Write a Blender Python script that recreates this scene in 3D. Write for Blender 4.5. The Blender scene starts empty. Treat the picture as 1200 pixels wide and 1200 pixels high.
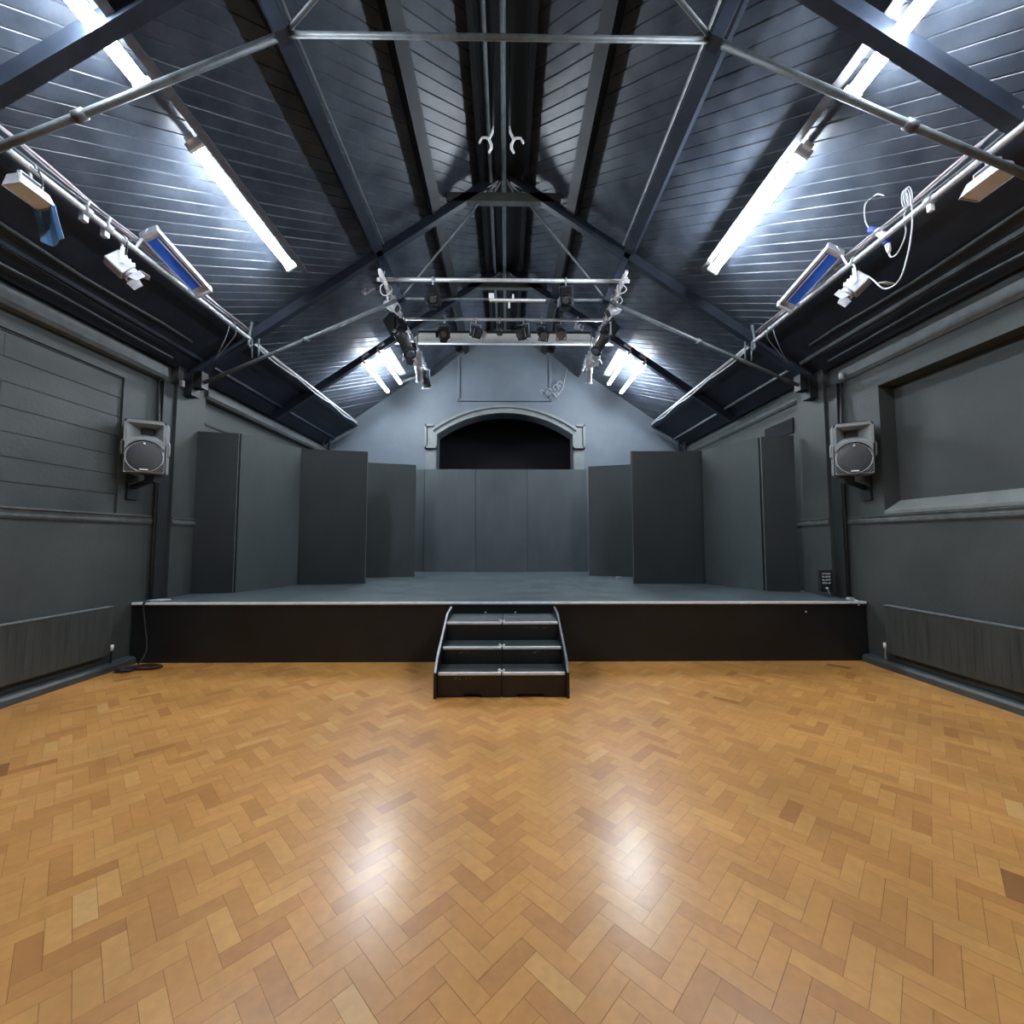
import bpy, bmesh, math, random
from mathutils import Vector, Matrix
random.seed(11)
SC = bpy.context.scene
COL = SC.collection
R = math.radians
V = Vector

# ------------------------------------------------------------------ helpers
class MB:
    """collects geometry for ONE mesh object"""
    def __init__(s):
        s.bm = bmesh.new()
    def quad(s, *pts):
        return s.bm.faces.new([s.bm.verts.new(p) for p in pts])
    def poly(s, pts):
        return s.bm.faces.new([s.bm.verts.new(p) for p in pts])
    def box(s, x0, x1, y0, y1, z0, z1, bev=0):
        return s.obox(V(((x0+x1)/2, (y0+y1)/2, (z0+z1)/2)), V((abs(x1-x0), 0, 0)), V((0, abs(y1-y0), 0)), V((0, 0, abs(z1-z0))), bev)
    def obox(s, c, ax, ay, az, bev=0):
        c, ax, ay, az = V(c), V(ax)/2, V(ay)/2, V(az)/2
        if ax.cross(ay).dot(az) < 0: ax = -ax
        v = [s.bm.verts.new(c + i*ax + j*ay + k*az) for i in (-1, 1) for j in (-1, 1) for k in (-1, 1)]
        fs = [s.bm.faces.new([v[i] for i in f]) for f in ((0,1,3,2),(4,6,7,5),(0,4,5,1),(2,3,7,6),(0,2,6,4),(1,5,7,3))]
        if bev:
            es = list({e for f in fs for e in f.edges})
            bmesh.ops.bevel(s.bm, geom=es, offset=bev, segments=2, affect='EDGES', profile=.5)
        return fs
    def beam(s, a, b, w, h, up=(0, 0, 1), bev=0):
        a, b = V(a), V(b); d = b-a; u = V(up)
        sx = d.cross(u)
        if sx.length < 1e-6: sx = d.cross(V((1, 0, 0)))
        sx.normalize(); uz = sx.cross(d).normalized()
        s.obox((a+b)/2, d, sx*w, uz*h, bev)
    def prism(s, pts, d):
        """extrude a polygon (3d pts) by vector d"""
        d = V(d); a = [s.bm.verts.new(V(p)) for p in pts]; b = [s.bm.verts.new(V(p)+d) for p in pts]
        n = len(pts); fs = [s.bm.faces.new(a[::-1]), s.bm.faces.new(b)]
        for i in range(n): fs.append(s.bm.faces.new((a[i], a[(i+1) % n], b[(i+1) % n], b[i])))
        bmesh.ops.recalc_face_normals(s.bm, faces=fs)
    def tube(s, pts, r, n=8, cap=True):
        pts = [V(p) for p in pts]; rings = []; nrm = None
        for i, p in enumerate(pts):
            t = (pts[min(i+1, len(pts)-1)] - pts[max(i-1, 0)]).normalized()
            if nrm is None:
                nrm = t.cross(V((0, 0, 1)))
                if nrm.length < 1e-3: nrm = t.cross(V((1, 0, 0)))
            nrm = (nrm - t*nrm.dot(t))
            nrm.normalize(); bn = t.cross(nrm)
            rr = r[i] if isinstance(r, (list, tuple)) else r
            rings.append([s.bm.verts.new(p + (nrm*math.cos(2*math.pi*k/n) + bn*math.sin(2*math.pi*k/n))*rr) for k in range(n)])
        for a, b in zip(rings, rings[1:]):
            for k in range(n):
                f = s.bm.faces.new((a[k], a[(k+1) % n], b[(k+1) % n], b[k])); f.smooth = True
        if cap:
            s.bm.faces.new(rings[0][::-1]); s.bm.faces.new(rings[-1])
    def cable(s, pts, r, n=6, k=5):
        p = [V(q) for q in pts]; p = [p[0]*2-p[1]] + p + [p[-1]*2-p[-2]]; out = []
        for i in range(1, len(p)-2):
            a, b, c, d = p[i-1:i+3]
            for j in range(k):
                t = j/k
                out.append(.5*((2*b) + (c-a)*t + (2*a-5*b+4*c-d)*t*t + (3*b-a-3*c+d)*t**3))
        out.append(p[-2]); s.tube(out, r, n)
    def build(s, name, mat, parent=None, M=None):
        bm = s.bm
        if M is not None: bmesh.ops.transform(bm, matrix=M, verts=bm.verts)
        if parent is not None:
            inv = parent.matrix_basis.inverted()
            p = parent.parent
            if p is not None: inv = inv @ p.matrix_basis.inverted()
            bmesh.ops.transform(bm, matrix=inv, verts=bm.verts)
        me = bpy.data.meshes.new(name); bm.to_mesh(me); bm.free()
        o = bpy.data.objects.new(name, me); COL.objects.link(o)
        me.materials.append(mat)
        if parent is not None: o.parent = parent
        return o

def thing(name, label, cat, loc=(0, 0, 0), group=None, kind=None):
    o = bpy.data.objects.new(name, None); COL.objects.link(o); o.location = loc
    o.empty_display_size = .1
    o.matrix_basis = Matrix.Translation(loc)
    return tag(o, label, cat, group, kind)
def tag(o, label, cat, group=None, kind=None):
    o['label'] = label; o['category'] = cat
    if group: o['group'] = group
    if kind: o['kind'] = kind
    return o
def struct(name, mb, mat, label=None, cat=None):
    o = mb.build(name, mat); o['kind'] = 'structure'
    if label: o['label'] = label; o['category'] = cat
    return o

# ------------------------------------------------------------------ materials
def mat(name, col, rough=.5, var=.12, scale=3., bump=0., bscale=40., metal=0., spec=.5, col2=None, stretch=(1, 1, 1), emit=None, estr=0., coat=0.):
    m = bpy.data.materials.new(name); m.use_nodes = True
    nt = m.node_tree; nt.nodes.clear(); N = nt.nodes.new; L = nt.links.new
    out = N('ShaderNodeOutputMaterial'); b = N('ShaderNodeBsdfPrincipled'); L(b.outputs[0], out.inputs[0])
    tc = N('ShaderNodeTexCoord'); mp = N('ShaderNodeMapping'); mp.inputs['Scale'].default_value = stretch
    L(tc.outputs['Object'], mp.inputs[0])
    n = N('ShaderNodeTexNoise'); n.inputs['Scale'].default_value = scale; n.inputs['Detail'].default_value = 6
    n.inputs['Roughness'].default_value = .62
    L(mp.outputs[0], n.inputs['Vector'])
    cr = N('ShaderNodeValToRGB')
    c2 = col2 or [min(1, c*(1+var*2.2)+var*.01) for c in col]
    cr.color_ramp.elements[0].color = (*[c*(1-var) for c in col], 1); cr.color_ramp.elements[0].position = .3
    cr.color_ramp.elements[1].color = (*c2, 1); cr.color_ramp.elements[1].position = .75
    L(n.outputs[0], cr.inputs[0]); L(cr.outputs[0], b.inputs['Base Color'])
    b.inputs['Roughness'].default_value = rough; b.inputs['Metallic'].default_value = metal
    b.inputs['Specular IOR Level'].default_value = spec
    b.inputs['Coat Weight'].default_value = coat
    mr = N('ShaderNodeMapRange'); mr.inputs['To Min'].default_value = max(.03, rough-.1); mr.inputs['To Max'].default_value = min(1, rough+.1)
    L(n.outputs[0], mr.inputs[0]); L(mr.outputs[0], b.inputs['Roughness'])
    if bump:
        n2 = N('ShaderNodeTexNoise'); n2.inputs['Scale'].default_value = bscale; n2.inputs['Detail'].default_value = 4
        L(mp.outputs[0], n2.inputs['Vector'])
        bp = N('ShaderNodeBump'); bp.inputs['Strength'].default_value = bump; bp.inputs['Distance'].default_value = .01
        L(n2.outputs[0], bp.inputs['Height']); L(bp.outputs[0], b.inputs['Normal'])
    if emit:
        b.inputs['Emission Color'].default_value = (*emit, 1); b.inputs['Emission Strength'].default_value = estr
    return m

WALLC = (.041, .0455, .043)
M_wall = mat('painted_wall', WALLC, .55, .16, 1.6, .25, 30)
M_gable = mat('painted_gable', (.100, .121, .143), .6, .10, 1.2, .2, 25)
M_roof = mat('painted_boards', (.038, .049, .070), .36, .30, 2.6, .25, 18, col2=(.090, .106, .135))
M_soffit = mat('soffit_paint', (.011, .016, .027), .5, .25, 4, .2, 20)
M_timber = mat('painted_timber', (.020, .027, .042), .45, .2, 4, .2, 20)
M_black = mat('black_timber', (.008, .010, .012), .5, .2, 4, .1, 20)
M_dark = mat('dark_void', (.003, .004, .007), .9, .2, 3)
M_iron = mat('grey_iron_rod', (.13, .15, .16), .45, .25, 9, .1, 60, metal=.2)
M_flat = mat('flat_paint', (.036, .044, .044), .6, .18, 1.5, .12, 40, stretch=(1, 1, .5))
M_flatshade = mat('flat_paint_shaded', (.0150, .018, .0195), .6, .2, 1.5, .12, 40, stretch=(1, 1, .5))  # same flat paint with the shade of front-facing flats in the colour
M_frame = mat('flat_frame', (.018, .021, .022), .6, .2, 6)
M_edge = mat('worn_edge', (.12, .13, .13), .5, .3, 20)
M_deck = mat('stage_deck', (.064, .083, .090), .42, .30, 3.5, .15, 60)
M_fascia = mat('stage_fascia', (.0048, .0060, .0070), .5, .25, 2)
M_white = mat('white_edging', (.84, .86, .86), .4, .08, 8)
M_step = mat('step_black', (.010, .011, .012), .4, .25, 6)
M_tread = mat('step_tread', (.035, .042, .043), .38, .3, 12, .1, 60)
M_treadw = mat('step_tread_worn', (.085, .098, .098), .4, .3, 12, .1, 60)
M_alu = mat('aluminium', (.70, .72, .73), .32, .12, 14, metal=.4)
M_steel = mat('scaffold_steel', (.70, .70, .74), .35, .2, 25, .1, 60, metal=.25)
M_silver = mat('silver_paint', (.50, .50, .54), .4, .18, 14, metal=.25)
M_lampbody = mat('lantern_black', (.014, .016, .018), .4, .25, 10)
M_glass = mat('lens_glass', (.10, .12, .14), .08, .1, 8, spec=.8)
M_reflect = mat('white_reflector', (.09, .095, .092), .35, .04, 6)
M_house = mat('white_housing', (.72, .73, .74), .4, .05, 6)
M_beamw = mat('pale_board', (.88, .90, .87), .5, .10, 5)
M_cable = mat('cable_grey', (.30, .31, .33), .5, .2, 12)
M_cablep = mat('cable_pink', (.55, .42, .44), .5, .2, 12)
M_cableb = mat('cable_black', (.012, .012, .013), .5, .2, 12)
M_cablew = mat('cable_white', (.62, .63, .66), .5, .1, 12)
M_blue = mat('blue_gel', (.035, .19, 1.0), .4, .1, 6, spec=.2, col2=(.05, .23, 1.0))
M_bluefilm = mat('pale_blue_gel', (.10, .22, .42), .35, .2, 6)
M_blueplug = mat('blue_plug', (.05, .08, .50), .4, .1, 10)
M_spk = mat('speaker_grey', (.235, .245, .245), .5, .06, 10, .1, 120)
M_grille = mat('speaker_grille', (.050, .053, .057), .5, .1, 60, .4, 400)
M_horn = mat('speaker_horn', (.030, .033, .033), .5, .1, 20)
M_pipe = mat('dark_pipe', (.010, .012, .0115), .5, .2, 6)
M_rad = mat('radiator_paint', (.032, .036, .033), .5, .22, 3, stretch=(1, 6, .6))
M_cream = mat('cream_plastic', (.75, .74, .70), .4, .05, 10)
M_skirt = mat('skirting_paint', (.045, .052, .052), .4, .2, 6)
M_red = mat('cable_maroon', (.045, .018, .018), .5, .2, 10)
TUBE = (.82, .91, 1.0)
M_tube = mat('lit_tube', (.9, .9, .9), .4, 0, 3, emit=TUBE, estr=165)
M_tube2 = mat('lit_tube_bright', (.9, .9, .9), .4, 0, 3, emit=TUBE, estr=135)

def floor_mat():
    m = bpy.data.materials.new('parquet'); m.use_nodes = True
    nt = m.node_tree; nt.nodes.clear(); N = nt.nodes.new; L = nt.links.new
    out = N('ShaderNodeOutputMaterial'); b = N('ShaderNodeBsdfPrincipled'); L(b.outputs[0], out.inputs[0])
    at = N('ShaderNodeAttribute'); at.attribute_name = 'tone'
    cr = N('ShaderNodeValToRGB'); e = cr.color_ramp.elements
    e[0].position = 0; e[0].color = (.22, .088, .024, 1)
    e[1].position = 1; e[1].color = (.74, .42, .15, 1)
    for p, c in ((.12, (.50, .20, .048)), (.5, (.66, .298, .074)), (.85, (.73, .36, .10))):
        k = e.new(p); k.color = (*c, 1)
    L(at.outputs['Fac'], cr.inputs[0])
    tc = N('ShaderNodeTexCoord')
    n = N('ShaderNodeTexNoise'); n.inputs['Scale'].default_value = 1.3; n.inputs['Detail'].default_value = 5
    L(tc.outputs['Object'], n.inputs['Vector'])
    n2 = N('ShaderNodeTexNoise'); n2.inputs['Scale'].default_value = 22; n2.inputs['Detail'].default_value = 5
    L(tc.outputs['Object'], n2.inputs['Vector'])
    mr = N('ShaderNodeMapRange'); mr.inputs['To Min'].default_value = .82; mr.inputs['To Max'].default_value = 1.18; L(n2.outputs[0], mr.inputs[0])
    mr0 = N('ShaderNodeMapRange'); mr0.inputs['From Min'].default_value = .3; mr0.inputs['From Max'].default_value = .7
    mr0.inputs['To Min'].default_value = .80; mr0.inputs['To Max'].default_value = 1.12; L(n.outputs[0], mr0.inputs[0])
    mu = N('ShaderNodeMath'); mu.operation = 'MULTIPLY'; L(mr.outputs[0], mu.inputs[0]); L(mr0.outputs[0], mu.inputs[1])
    mx = N('ShaderNodeMix'); mx.data_type = 'RGBA'; mx.blend_type = 'MULTIPLY'; mx.inputs[0].default_value = 1
    L(cr.outputs[0], mx.inputs[6]); L(mu.outputs[0], mx.inputs[7]); L(mx.outputs[2], b.inputs['Base Color'])
    rr = N('ShaderNodeMapRange'); rr.inputs['To Min'].default_value = .34; rr.inputs['To Max'].default_value = .5; L(n2.outputs[0], rr.inputs[0])
    L(rr.outputs[0], b.inputs['Roughness'])
    b.inputs['Specular IOR Level'].default_value = .5
    b.inputs['Coat Weight'].default_value = .7; b.inputs['Coat Roughness'].default_value = .23
    n3 = N('ShaderNodeTexNoise'); n3.inputs['Scale'].default_value = 9; n3.inputs['Detail'].default_value = 3
    L(tc.outputs['Object'], n3.inputs['Vector'])
    bp = N('ShaderNodeBump'); bp.inputs['Strength'].default_value = .12; bp.inputs['Distance'].default_value = .01
    L(n3.outputs[0], bp.inputs['Height']); L(bp.outputs[0], b.inputs['Normal'])
    return m
M_floor = floor_mat()

# ------------------------------------------------------------------ dimensions
W = 4.70                     # half width of the hall
Y0, Y1 = -5.0, 10.9          # rear wall behind the viewer, gable wall beyond the stage
EAVE, SL = 4.10, .69
def roof_z(x): return EAVE + SL*(W-abs(x))
SF, SH = 5.50, .75           # stage front and height
TH = math.atan(SL)

# ------------------------------------------------------------------ floor
def make_floor():
    bm = bmesh.new()
    lay = bm.faces.layers.float.new('tone')
    w, n = .0765, 3
    c, s = math.cos(R(45)), math.sin(R(45))
    def add(x, y, lx, ly):
        cx, cy = (x+lx/2)*w, (y+ly/2)*w
        gx, gy = cx*c-cy*s, cx*s+cy*c + .9
        if abs(gx) > W+.1 or gy < -1.6 or gy > SF+.35: return
        g = .0007
        pts = []
        for dx, dy in ((-1, -1), (1, -1), (1, 1), (-1, 1)):
            px, py = cx+dx*(lx*w/2-g), cy+dy*(ly*w/2-g)
            pts.append(bm.verts.new((px*c-py*s, px*s+py*c+.9, random.uniform(-.0003, .0003))))
        f = bm.faces.new(pts); f[lay] = min(1, max(0, random.gauss(.54, .16)))
    for r in range(-110, 111):
        k0 = (-110-r)//(2*n)
        for m in range(k0, k0+45):
            add(r+2*n*m, r, n, 1)
    for cc in range(-110, 111):
        k0 = (-110-cc)//(2*n)
        for m in range(k0, k0+45):
            add(cc, cc-2*n+1+2*n*m, 1, n)
    f = bm.faces.new([bm.verts.new(p) for p in ((-W, Y0, -.004), (W, Y0, -.004), (W, Y1, -.004), (-W, Y1, -.004))]); f[lay] = 0
    for x0, x1, y0, y1 in ((-W, W, Y0, -1.4),):
        f = bm.faces.new([bm.verts.new(p) for p in ((x0, y0, 0), (x1, y0, 0), (x1, y1, 0), (x0, y1, 0))]); f[lay] = .5
    bmesh.ops.recalc_face_normals(bm, faces=bm.faces)
    for f in bm.faces:
        if f.normal.z < 0: f.normal_flip()
    me = bpy.data.meshes.new('floor'); bm.to_mesh(me); bm.free()
    o = bpy.data.objects.new('floor', me); COL.objects.link(o); me.materials.append(M_floor)
    o['kind'] = 'structure'
make_floor()

# ------------------------------------------------------------------ side walls
T = .35
def side_wall(sx):
    m = MB()
    def b(x0, x1, y0, y1, z0, z1): m.box(sx*x0, sx*x1, y0, y1, z0, z1)
    if sx < 0: ry0, ry1, rz0, rz1, dep = 1.6, 5.24, 1.86, 3.55, .025
    else: ry0, ry1, rz0, rz1, dep = 1.6, 5.18, 1.88, 3.47, .20
    O = W+T
    b(W, O, Y0, Y1, -.3, rz0)
    b(W, O, Y0, Y1, rz1, EAVE+.15)
    b(W, O, Y0, ry0, rz0, rz1); b(W, O, ry1, Y1, rz0, rz1)
    if sx < 0:                                   # block infill, nearly flush, in courses
        z, k = rz0, 0
        while z < rz1-.01:
            h = min(.238, rz1-z)
            y = ry0 - (k % 2)*1.1
            while y < ry1:
                ya, yb = max(y, ry0), min(y+2.4, ry1)
                if yb-ya > .03:
                    j = random.uniform(-.0015, .0015)
                    m.box(-O+.1, -(W+dep+j), ya+.0015, yb-.0015, z+.003, z+h-.003, .002)
                y += 2.4
            z += h; k += 1
        b(W+dep+.012, O, ry0, ry1, rz0, rz1)
    else:
        b(W+dep, O, ry0, ry1, rz0, rz1)
    b(W-.10, W, 5.96, 6.52, 0, EAVE+.05)         # pier that carries the truss
    return struct('wall_left' if sx < 0 else 'wall_right', m, M_wall)
side_wall(-1); side_wall(1)

# sloped sill of the boarded recess on the right
m = MB()
m.prism([(W+.2, 1.6, 1.86), (W+.2, 1.6, 2.03), (W-.012, 1.6, 1.895), (W-.012, 1.6, 1.86)], (0, 3.58, 0))
struct('trim_1', m, mat('sill_paint', (.16, .165, .155), .5, .15, 6, .1, 40))

def rail(sx):                                   # dado moulding
    m = MB()
    prof = [(W, 1.75), (W-.015, 1.75), (W-.03, 1.775), (W-.03, 1.80), (W-.018, 1.812), (W-.018, 1.835), (W-.05, 1.845), (W-.05, 1.862), (W, 1.862)]
    pr2 = [(W, 1.75), (W-.012, 1.75), (W-.026, 1.77), (W-.026, 1.80), (W-.014, 1.812), (W-.014, 1.83), (W-.03, 1.838), (W-.03, 1.852), (W, 1.852)]
    for y0, y1, off, p in ((Y0, 5.74, 0, prof if sx < 0 else pr2), (5.96, 6.52, .10, pr2), (6.52, Y1, 0, pr2)):
        m.prism([(sx*(x-off), y0, z) for x, z in p], (0, y1-y0, 0))
    return struct('trim_2' if sx < 0 else 'trim_3', m, mat('dado_paint', (.075, .083, .080), .45, .3, 9, .2, 40))
rail(-1); rail(1)

def cornice(sx):                                # wall plate ledge under the eaves
    m = MB()
    for y0, y1 in ((Y0, 5.74), (6.52, Y1)):
        x0 = W-(.14 if sx < 0 else .05)
        m.prism([(sx*W, y0, 3.72), (sx*(x0+.03), y0, 3.72), (sx*x0, y0, 3.76), (sx*x0, y0, 3.83), (sx*(x0+.012), y0, 3.835), (sx*(x0+.012), y0, 3.88), (sx*W, y0, 3.90)], (0, y1-y0, 0))
    return struct('trim_4' if sx < 0 else 'trim_5', m, mat('ledge_paint', (.10, .11, .11), .5, .2, 7, .1, 40))
cornice(-1); cornice(1)

def skirting(sx):
    m = MB()
    m.prism([(sx*W, Y0, 0), (sx*(W-.12), Y0, 0), (sx*(W-.12), Y0, .06), (sx*(W-.10), Y0, .085), (sx*(W-.06), Y0, .095), (sx*W, Y0, .095)], (0, SF-.005-Y0, 0))
    return struct('baseboard_left' if sx < 0 else 'baseboard_right', m, M_skirt)
skirting(-1); skirting(1)

# rear wall behind the viewer
m = MB(); m.box(-W-T, W+T, Y0-.3, Y0, -.3, 7.6)
struct('wall_rear', m, M_wall)

# ------------------------------------------------------------------ gable wall with the arch
AX, AZ, AC = 1.76, 4.22, 4.80
AR = (AX**2 + (AC-AZ)**2)/(2*(AC-AZ))
def arch_z(x, r=AR): return AC-AR + math.sqrt(max(0, r*r-x*x))
m = MB()
N_ = 32
xs = [-AX + 2*AX*i/N_ for i in range(N_+1)]
for s in (-1, 1):
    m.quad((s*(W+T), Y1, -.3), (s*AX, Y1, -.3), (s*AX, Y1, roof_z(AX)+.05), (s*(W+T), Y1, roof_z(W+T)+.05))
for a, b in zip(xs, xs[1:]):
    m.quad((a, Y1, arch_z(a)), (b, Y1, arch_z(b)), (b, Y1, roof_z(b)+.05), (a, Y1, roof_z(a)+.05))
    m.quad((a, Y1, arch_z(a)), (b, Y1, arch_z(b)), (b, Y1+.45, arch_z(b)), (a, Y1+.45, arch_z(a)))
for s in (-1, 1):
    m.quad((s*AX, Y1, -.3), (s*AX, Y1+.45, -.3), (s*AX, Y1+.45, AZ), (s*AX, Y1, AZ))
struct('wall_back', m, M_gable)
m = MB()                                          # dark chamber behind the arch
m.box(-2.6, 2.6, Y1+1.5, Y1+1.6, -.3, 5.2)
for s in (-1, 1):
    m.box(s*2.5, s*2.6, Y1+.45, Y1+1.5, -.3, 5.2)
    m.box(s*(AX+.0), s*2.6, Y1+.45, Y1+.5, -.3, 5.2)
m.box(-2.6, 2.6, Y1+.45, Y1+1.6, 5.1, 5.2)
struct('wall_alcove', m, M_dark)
m = MB()                                          # arch moulding with eared ends
def arc_ring(r0, r1, y0, y1, z_off=0):
    th = math.asin(AX/AR)*1.0
    n = 40
    for i in range(n):
        t0, t1 = -th+2*th*i/n, -th+2*th*(i+1)/n
        p = [(r*math.sin(t), AC-AR+r*math.cos(t)) for t, r in ((t0, r0), (t1, r0), (t1, r1), (t0, r1))]
        m.prism([(x, y0, z) for x, z in p], (0, y1-y0, 0))
arc_ring(AR, AR+.06, Y1-.10, Y1)
arc_ring(AR+.06, AR+.14, Y1-.06, Y1)
arc_ring(AR+.14, AR+.20, Y1-.12, Y1)
for s in (-1, 1):
    x0, x1, z0, z1 = AX-.02, AX+.30, 3.88, 4.50
    m.box(s*x0, s*x1, Y1-.05, Y1, z0, z1)
    for q in ((x0, x1, z0, z0+.05), (x0+.1, x1, z1-.05, z1), (x1-.05, x1, z0, z1), (x0, x0+.04, z0, z1-.2)):
        m.box(s*q[0], s*q[1], Y1-.11, Y1, q[2], q[3])
    m.box(s*(x0+.04), s*(x0+.30), Y1-.02, Y1, .75, z0-.02)
struct('trim_6', m, mat('arch_paint', (.15, .165, .165), .5, .12, 5, .1, 30))
m = MB()
m.box(-1.2, 1.17, Y1-.03, Y1, 5.17, 6.35)
for q in ((-1.24, -1.17, 5.13, 6.3), (1.14, 1.21, 5.13, 6.3), (-1.24, 1.21, 5.12, 5.19)): m.box(q[0], q[1], Y1-.07, Y1, q[2], q[3], .01)
struct('trim_7', m, M_gable)

# ------------------------------------------------------------------ boarded roof
def make_roof():
    S = W*math.sqrt(1+SL*SL)/1.0
    bw = .13
    whole = bmesh.new()
    for sx in (-1, 1):
        bm = bmesh.new()
        big = 14.0
        q = 1/math.sqrt(2)
        wmin, wmax = (-Y1-1)*q, (S+6)*q
        k = int(wmin/bw)-1
        while k*bw < wmax:
            w0 = k*bw; j = random.uniform(-.0015, .0015)
            prof = ((w0, .009), (w0+.008, j), (w0+bw-.008, j+random.uniform(-.002, .002)), (w0+bw, .009))
            rows = []
            for ww, d in prof:
                # board runs along (u, y) = (1, 1)/sqrt2 ; w = (u - y)/sqrt2
                pts = []
                for t in (-8, 13):
                    u = (ww + t)*q; y = (-ww + t)*q
                    pts.append(bm.verts.new((u, y, d)))
                rows.append(pts)
            for a, b in zip(rows, rows[1:]):
                bm.faces.new((a[0], a[1], b[1], b[0]))
            k += 1
        for co, no in (((-.4, 0, 0), (-1, 0, 0)), ((S, 0, 0), (1, 0, 0)), ((0, Y0-.2, 0), (0, -1, 0)), ((0, Y1+.05, 0), (0, 1, 0))):
            bmesh.ops.bisect_plane(bm, geom=bm.verts[:]+bm.edges[:]+bm.faces[:], plane_co=co, plane_no=no, clear_outer=True)
        ca, sa = math.cos(TH), math.sin(TH)
        for v in bm.verts:
            u, y, d = v.co
            v.co = (sx*(W - u*ca + d*sa), y, EAVE + u*sa + d*ca)
        tmp = bpy.data.meshes.new('t'); bm.to_mesh(tmp); bm.free()
        whole.from_mesh(tmp); bpy.data.meshes.remove(tmp)
    # roof covering above the boards keeps daylight out
    for sx in (-1, 1):
        p = [(sx*(W+T), Y0-.3, roof_z(W+T)+.15), (sx*(W+T), Y1+.2, roof_z(W+T)+.15), (0, Y1+.2, roof_z(0)+.15), (0, Y0-.3, roof_z(0)+.15)]
        whole.faces.new([whole.verts.new(x) for x in p])
    bmesh.ops.recalc_face_normals(whole, faces=whole.faces)
    for f in whole.faces:
        if f.normal.z > 0: f.normal_flip()
    me = bpy.data.meshes.new('ceiling'); whole.to_mesh(me); whole.free()
    o = bpy.data.objects.new('ceiling', me); COL.objects.link(o); me.materials.append(M_roof)
    o['kind'] = 'structure'
make_roof()

def nrm(sx): return V((sx*math.sin(TH), 0, math.cos(TH)))       # roof normal, pointing up and out
def along(sx): return V((-sx*math.cos(TH), 0, math.sin(TH)))    # up the slope
def on_roof(sx, x, y, d): return V((sx*x, y, roof_z(x))) - nrm(sx)*d

def purlin(sx, x, w, h, label, mt, y0=Y0, y1=Y1):
    m = MB()
    c = on_roof(sx, x, (y0+y1)/2, h/2)
    m.obox(c, along(sx)*w, V((0, y1-y0, 0)), nrm(sx)*h)
    o = m.build('purlin', mt)
    return tag(o, label, 'beam', 'roof purlins', 'thing')
for sx, side in ((-1, 'left'), (1, 'right')):
    purlin(sx, 3.94, .10, .20, f'low dark roof purlin running above the {side} side lighting bar', M_timber)
    purlin(sx, 1.97, .14, .20, f'grey-blue middle roof purlin resting on the truss struts, {side} roof slope', M_timber)
    purlin(sx, 1.10, .15, .20, f'thick black upper roof purlin beside the ridge on the {side} roof slope', M_black)

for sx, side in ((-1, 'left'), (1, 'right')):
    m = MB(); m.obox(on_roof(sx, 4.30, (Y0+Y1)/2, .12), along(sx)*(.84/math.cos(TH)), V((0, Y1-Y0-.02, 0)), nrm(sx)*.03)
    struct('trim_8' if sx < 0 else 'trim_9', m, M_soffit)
    m = MB(); m.box(sx*4.37, sx*4.42, Y0, Y1-.02, 4.12, 4.18, .008)
    tag(m.build('soffit_batten', M_iron if sx > 0 else M_timber), f'thin batten running along the dark eaves soffit on the {side} side', 'batten', 'soffit battens')
    m = MB(); m.tube([tuple(on_roof(sx, 1.88, Y0+.2, .21)), tuple(on_roof(sx, 1.88, 6.0, .21))], .014, 8)
    tag(m.build('roof_conduit', M_cable if sx > 0 else M_iron), f'thin {"pale" if sx > 0 else "grey"} conduit along the middle roof purlin on the {side} slope', 'conduit', 'roof conduits')

# ridge: dark boxed strip with two conduits under it
m = MB(); m.box(-.37, .37, Y0, Y1, roof_z(.37)-.03, roof_z(.37)+.02)
m.box(-.37, -.30, Y0, Y1, roof_z(.37)-.16, roof_z(.37)); m.box(.30, .37, Y0, Y1, roof_z(.37)-.16, roof_z(.37))
tag(m.build('ridge_box', M_black), 'black boxed strip running along the ridge of the roof', 'ridge board', None, 'thing')
for x, r, lb in ((-.20, .03, 'left of the two grey conduits running under the black ridge strip'), (.0, .035, 'right of the two grey conduits running under the black ridge strip')):
    m = MB(); m.tube([(x, Y0+.1, 6.93), (x, Y1-.01, 6.93)], r, 8)
    tag(m.build('ridge_conduit', M_iron), lb, 'conduit', 'ridge conduits')

# ------------------------------------------------------------------ roof trusses
def truss(y, label, rods=True):
    t = thing('roof_truss', label, 'truss', (0, y, 0), 'roof trusses')
    for sx in (-1, 1):
        m = MB()
        a, b = on_roof(sx, 4.66, y, .21), on_roof(sx, .02, y, .21)
        m.beam(a, b, .10, .13, nrm(sx)); m.build('rafter', M_timber, t)
    m = MB(); m.box(-.86, .86, y-.05, y+.05, 6.62, 6.76); m.build('collar', mat('collar_paint', (.055, .065, .058), .5, .2, 6), t)
    m = MB()
    for sx in (-1, 1): m.tube([(0, y-.06, 7.02), (sx*.14, y-.06, 6.76)], .018, 6)
    m.build('apex_strap', M_iron, t)
    if rods:
        for sx in (-1, 1):
            m = MB(); n0 = V((sx*1.53, y, 5.12)); n1 = on_roof(sx, 1.97, y, .2)
            m.beam(n0+V((0, 0, -.03)), n1, .10, .09, (sx, 0, .4)); m.build('strut', M_timber, t)
            m = MB(); e = V((sx*4.62, y, 3.72))
            m.tube([e, n0], .026, 8); k = e.lerp(n0, .55)
            m.tube([k-(n0-e)*.012, k+(n0-e)*.012], .036, 8)
            m.build('tie_rod', M_iron, t)
            m = MB(); m.tube([n0, (sx*.04, y, 7.08)], .017, 8); m.build('king_rod', M_iron, t)
            m = MB(); m.box(sx*4.48, sx*4.72, y-.09, y+.09, 3.62, 3.95); m.box(sx*4.36, sx*4.50, y-.07, y+.07, 3.74, 3.98); m.build('shoe', M_black, t)
        m = MB(); m.tube([(-1.53, y, 5.12), (1.53, y, 5.12)], .02, 8); m.build('collar_rod', M_iron, t)
    return t
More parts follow.
